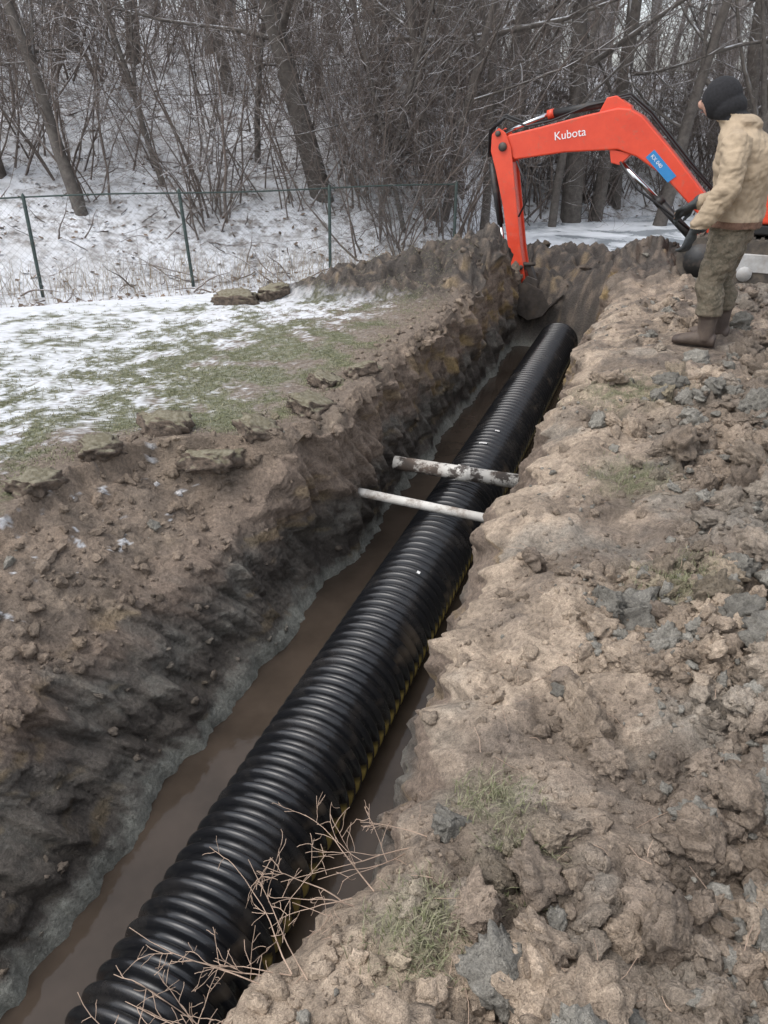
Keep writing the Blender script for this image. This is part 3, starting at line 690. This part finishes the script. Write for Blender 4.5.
# ---------------------------------------------------------------- worker
wk=empty('construction_worker'); 
wx,wy=2.64,6.0; wz=float(np.mean([V[at_xy(2.50,5.95)][2],V[at_xy(2.6,5.8)][2],V[at_xy(2.65,6.1)][2]]))-.01
wk.location=(wx,wy,wz); wk.rotation_euler=(0,0,math.pi-.55); wk.scale=(1.08,1.08,1.035)
MV=[];MF=[];mo=0
def loft(rings,k=28):
    global mo
    n=len(rings); t=np.arange(k)*2*np.pi/k; vs=[]
    for c,a,b,dx,dy in rings:
        c=np.array(c,float); dx=np.array(dx,float); dy=np.array(dy,float)
        vs.append(c+a*np.cos(t)[:,None]*dx+b*np.sin(t)[:,None]*dy)
    vs=np.concatenate(vs); vs=np.concatenate([vs,[np.array(rings[0][0],float),np.array(rings[-1][0],float)]])
    i=np.arange(n*k).reshape(n,k); j=np.roll(i,-1,1)
    f=[tuple(q) for q in (np.stack([i[:-1],j[:-1],j[1:],i[1:]],-1).reshape(-1,4)+mo).tolist()]
    f+=[(int(j[0,m])+mo,int(i[0,m])+mo,n*k+mo) for m in range(k)]+[(int(i[-1,m])+mo,int(j[-1,m])+mo,n*k+1+mo) for m in range(k)]
    MV.append(vs); MF.extend(f); mo+=len(vs)
EX=(1,0,0);EY=(0,1,0);EZ=(0,0,1)
def limb(pts,rad,k=20,flat=1.0,sub=5):
    P=np.array([p for p in pts],float); R=np.array(rad,float); n=len(P)
    tt=np.linspace(0,n-1,(n-1)*sub+1); Q=np.stack([np.interp(tt,range(n),P[:,m]) for m in range(3)],1); r=np.interp(tt,range(n),R)
    for _ in range(2): Q[1:-1]=(Q[:-2]+2*Q[1:-1]+Q[2:])/4
    D=np.gradient(Q,axis=0); D/=np.linalg.norm(D,axis=1)[:,None]
    rings=[(Q[0]-D[0]*r[0]*.7,r[0]*.5,r[0]*.5*flat)]+[(a_,b_,b_*flat) for a_,b_ in zip(Q,r)]+[(Q[-1]+D[-1]*r[-1]*.7,r[-1]*.5,r[-1]*.5*flat)]
    DD=np.vstack([D[:1],D,D[-1:]]); out=[]
    for (c,a,b),d in zip(rings,DD):
        ref=np.array([0,1.,0]) if abs(d[1])<.8 else np.array([1.,0,0]); dx=np.cross(ref,d); dx/=np.linalg.norm(dx); dy=np.cross(d,dx); out.append((c,a,b,dx,dy))
    loft(out,k)
tor=[(.86,-.015,.165,.205),(.865,-.015,.183,.226),(.93,-.018,.180,.226),(1.0,-.012,.172,.218),(1.1,-.01,.182,.226),(1.2,-.015,.195,.24),(1.3,-.01,.198,.252),(1.38,.005,.185,.255),(1.44,.03,.162,.235),(1.49,.06,.132,.18),(1.53,.08,.108,.125),(1.57,.10,.092,.094),(1.60,.115,.078,.08)]
loft([((cx,0,z),a,b,EX,EY) for z,cx,a,b in tor],40)
loft([((-.01,0,.70),.09,.14,EX,EY),((-.01,0,.78),.14,.19,EX,EY),((-.01,0,.86),.15,.20,EX,EY),((-.01,0,.95),.14,.18,EX,EY)],32)
for sg,fx,fyy in ((1,.02,.135),(-1,-.03,-.14)):
    limb([(-.01,.09*sg,.85),(.0,.105*sg,.68),(.045+fx*.5,.12*sg,.48),(fx*.8,fyy*.97,.36),(fx-.01,fyy,.25)],[.122,.116,.094,.092,.088],24)
    limb([(fx-.01,fyy,.27),(fx-.015,fyy,.18),(fx-.02,fyy,.09),(fx-.02,fyy,.055)],[.072,.064,.058,.055],20)
    ft=[(-.095,.02,.03,.045),(-.09,.038,.038,.05),(-.03,.045,.043,.06),(.05,.042,.046,.055),(.12,.036,.05,.045),(.17,.032,.045,.036),(.205,.028,.03,.026)]
    loft([((fx+q,fyy+sg*.06*max(q,0),zc),hh,wdt*1.08,EZ,EY) for q,zc,wdt,hh in [(a,max(b,d),c,d) for a,b,c,d in ft]],20)
LA=[(.04,.20,1.42),(.02,.285,1.30),(.02,.325,1.13),(.10,.325,.99),(.165,.318,.885)]
limb(LA,[.092,.088,.080,.072,.062],22)
RA=[(.04,-.20,1.42),(.03,-.285,1.28),(.06,-.31,1.13),(.18,-.27,1.02),(.27,-.22,.98)]
limb(RA,[.092,.086,.076,.066,.058],22)
def hand(w,d,side,nrm):
    w=np.array(w,float); d=np.array(d,float)/np.linalg.norm(d); n=np.array(nrm,float); n-=d*(n@d); n/=np.linalg.norm(n); sd=np.cross(d,n)*side
    loft([(w-d*.04,.024,.034,n,sd),(w,.024,.035,n,sd),(w+d*.03,.023,.044,n,sd),(w+d*.07,.022,.049,n,sd),(w+d*.095,.017,.044,n,sd),(w+d*.1,.006,.02,n,sd)],20)
    for o_,L in ((-.036,.062),(-.012,.074),(.012,.078),(.036,.07)):
        b=w+d*.088+sd*o_; 
        limb([b,b+d*L*.42+sd*o_*.15,b+d*L*.75+n*L*.28+sd*o_*.2,b+d*L*.9+n*L*.62+sd*o_*.2],[.0125,.012,.0115,.010],10,1,3)
    b=w+d*.02+sd*.035
    limb([b,b+d*.03+sd*.03+n*.01,b+d*.065+sd*.035+n*.025],[.016,.014,.012],10,1,3)
hand((.19,.315,.845),(.25,-.04,-1),1,(.9,-.45,.1))
hand((.315,-.19,.965),(.8,.35,-.5),-1,(-.3,.6,-.5))
def ell(c,a,b,h,tilt,k=28,m=14):
    c=np.array(c,float); up=np.array([math.sin(tilt),0,math.cos(tilt)]); fw=np.array([math.cos(tilt),0,-math.sin(tilt)]); r=[]
    for i in range(m+1):
        t=-math.pi/2+math.pi*i/m*.999+.0005; r.append((c+up*h*math.sin(t),a*math.cos(t)+1e-4,b*math.cos(t)+1e-4,fw,EY))
    loft(r,k)
limb([(.10,0,1.52),(.15,0,1.60),(.19,0,1.66)],[.088,.088,.088],24)
ell((.215,0,1.69),.124,.106,.134,.35)
ell((.165,0,1.63),.112,.108,.10,.2)
ell((.275,0,1.655),.066,.070,.105,.35)
ell((.345,0,1.645),.022,.016,.03,.5,12,8)
ell((.02,0,1.53),.09,.14,.06,-.3)
me=bpy.data.meshes.new('worker_body'); me.from_pydata(np.concatenate(MV).tolist(),[],MF); me.update()
tmp=bpy.data.objects.new('tmp',me); sc.collection.objects.link(tmp)
m_=tmp.modifiers.new('r','REMESH'); m_.mode='VOXEL'; m_.voxel_size=.0065; m_.use_smooth_shade=True
m2=tmp.modifiers.new('s','SMOOTH'); m2.factor=.5; m2.iterations=3
dg=bpy.context.evaluated_depsgraph_get(); bme=bpy.data.meshes.new_from_object(tmp.evaluated_get(dg)); bpy.data.objects.remove(tmp)
n=len(bme.vertices); co=np.zeros(n*3,np.float32); bme.vertices.foreach_get('co',co); co=co.reshape(-1,3).astype(float)
no=np.zeros(n*3,np.float32); bme.vertices.foreach_get('normal',no); no=no.reshape(-1,3)
cx,cy,cz=co.T
iscl=((cz>.24)&(cz<1.54)&~((np.abs(cy)>.235)&(cz<.875)&(cz>.6)&(cx>.1)))
fold=.016*fbm(cx*6+cy*5+cz*4,cz*5-cy*4,3,12)+.014*(bil(cx*9+cy*6+cz*5,cz*6-cx*5,2,14)-.4)
fold=np.where(np.abs(cy)>.24,fold+.010*(bil(cx*6+cy*6,cz*15,2,19)-.4),fold)
fold=np.where(cz<.86,.015*(bil(cx*5+cy*5+cz*5,cz*10,2,15)-.4)+.008*fbm(cx*12,cz*9+cy*6,2,17),fold)
co+=no*(fold*iscl)[:,None]
bme.vertices.foreach_set('co',co.astype(np.float32).ravel())
jm=M('tan_canvas',.9); n1_=jm.noise(5,6,.7); n2_=jm.noise(400,2); jm.base(jm.mix(jm.mr(n1_,.48,.75,0,.7),(.39,.305,.21),(.19,.148,.105))); jm.normal(jm.bump(n2_,.001,.4,jm.bump(jm.noise(11,4),.02,.5)))
cam_=M('muddy_camo_cloth',.9); v1_=cam_.noise(16,4,.6,dist=1.2); v2_=cam_.noise(27,4,.6,dist=1.5)
c_=cam_.mix(cam_.mr(v1_,.42,.58,0,1),(.165,.135,.095),(.105,.09,.062)); c_=cam_.mix(cam_.mr(v2_,.55,.62,0,.6),c_,(.22,.185,.14)); c_=cam_.mix(cam_.mr(v2_,.37,.41,.6,0),c_,(.07,.058,.042)); cam_.base(c_); cam_.normal(cam_.bump(cam_.noise(14,4),.02,.5))
bt=simple('rubber_boot',(.065,.047,.038),.6,.3,9,dirt=(.16,.125,.095),dirt_amt=.4); gl=simple('work_glove',(.045,.05,.052),.8,.4,40); hd=simple('black_fleece',(.016,.016,.018),.95,.3,60); sk=simple('skin',(.45,.26,.19),.55,.1,30); belt=simple('knit_waistband',(.16,.09,.06),.9,.3,60)
bme.materials.clear()
for q in (jm.m,cam_.m,bt,gl,hd,sk,belt): bme.materials.append(q)
nf=len(bme.polygons); ce=np.zeros(nf*3,np.float32); bme.polygons.foreach_get('center',ce); ce=ce.reshape(-1,3); fx,fy_,fz_=ce.T
mi=np.zeros(nf,np.int32)
mi[(fz_<.868)]=1; mi[(fz_>=.868)&(fz_<.915)&(np.abs(fy_)<.245)]=6; mi[fz_<.245]=2
gl_=((fy_>.245)&(fz_<.872)&(fz_>.6)&(fx>.08))|((fy_<-.1)&(fx>.285)&(fz_<1.2)&(fz_>.75)); mi[gl_]=3
mi[(fz_>1.59)&(fx>.0)]=4; mi[(fz_>1.55)&(fx>.13)]=4; mi[(fz_>1.605)]=4
fd=np.stack([fx-.225,fy_,fz_-1.655],1); fd/=np.linalg.norm(fd,axis=1)[:,None]
mi[(fd@np.array([.94,0,-.34])>.86)&(fz_>1.57)&(fz_<1.735)]=5
bme.polygons.foreach_set('material_index',mi); bme.polygons.foreach_set('use_smooth',np.ones(nf,bool))
obj('body',bme,wk)
for sg in (1,-1):
    me=bpy.data.meshes.new('eye'); bm=bmesh.new(); bmesh.ops.create_uvsphere(bm,u_segments=12,v_segments=8,radius=.011); bm.to_mesh(me); bm.free(); me.materials.append(hd); o=obj('eye',me,wk); o.location=(.332,.028*sg,1.668)
T=Tubes(); T.tube([(.326,-.022,1.600),(.335,0,1.599),(.326,.022,1.600)],[.003,.005,.003],8); o=T.mesh('mouth',simple('lips',(.3,.13,.11),.5),True); o.parent=wk

# ---------------------------------------------------------------- light, sky, camera
w=bpy.data.worlds.new('World'); sc.world=w; w.use_nodes=True; nt=w.node_tree
bg=nt.nodes['Background']; sk_=nt.nodes.new('ShaderNodeTexSky'); sk_.sky_type='NISHITA'; sk_.sun_disc=False
az=-115; elv=62
sk_.sun_elevation=math.radians(elv); sk_.sun_rotation=math.radians(az); sk_.dust_density=3; sk_.air_density=1.0
hs=nt.nodes.new('ShaderNodeHueSaturation'); hs.inputs['Saturation'].default_value=.34; hs.inputs['Value'].default_value=1.95
nt.links.new(sk_.outputs[0],hs.inputs['Color']); nt.links.new(hs.outputs[0],bg.inputs['Color']); bg.inputs['Strength'].default_value=.15
ld=bpy.data.lights.new('sun','SUN'); ld.energy=.75; ld.angle=math.radians(45); ld.color=(1,.99,.98)
lo=bpy.data.objects.new('sun',ld); sc.collection.objects.link(lo)
el=math.radians(elv); azr=math.radians(az)
dvec=Vector((math.sin(azr)*math.cos(el),math.cos(azr)*math.cos(el),math.sin(el)))
lo.rotation_euler=dvec.to_track_quat('Z','Y').to_euler()
cd=bpy.data.cameras.new('camera'); cd.sensor_fit='VERTICAL'; cd.sensor_height=36; cd.lens=742/1024*36; cd.clip_end=500; cd.clip_start=.05
co_=bpy.data.objects.new('camera',cd); sc.collection.objects.link(co_); co_.location=(0,0,1.65); co_.rotation_euler=(math.radians(61.6),0,0)
sc.camera=co_
print('verts',len(V))
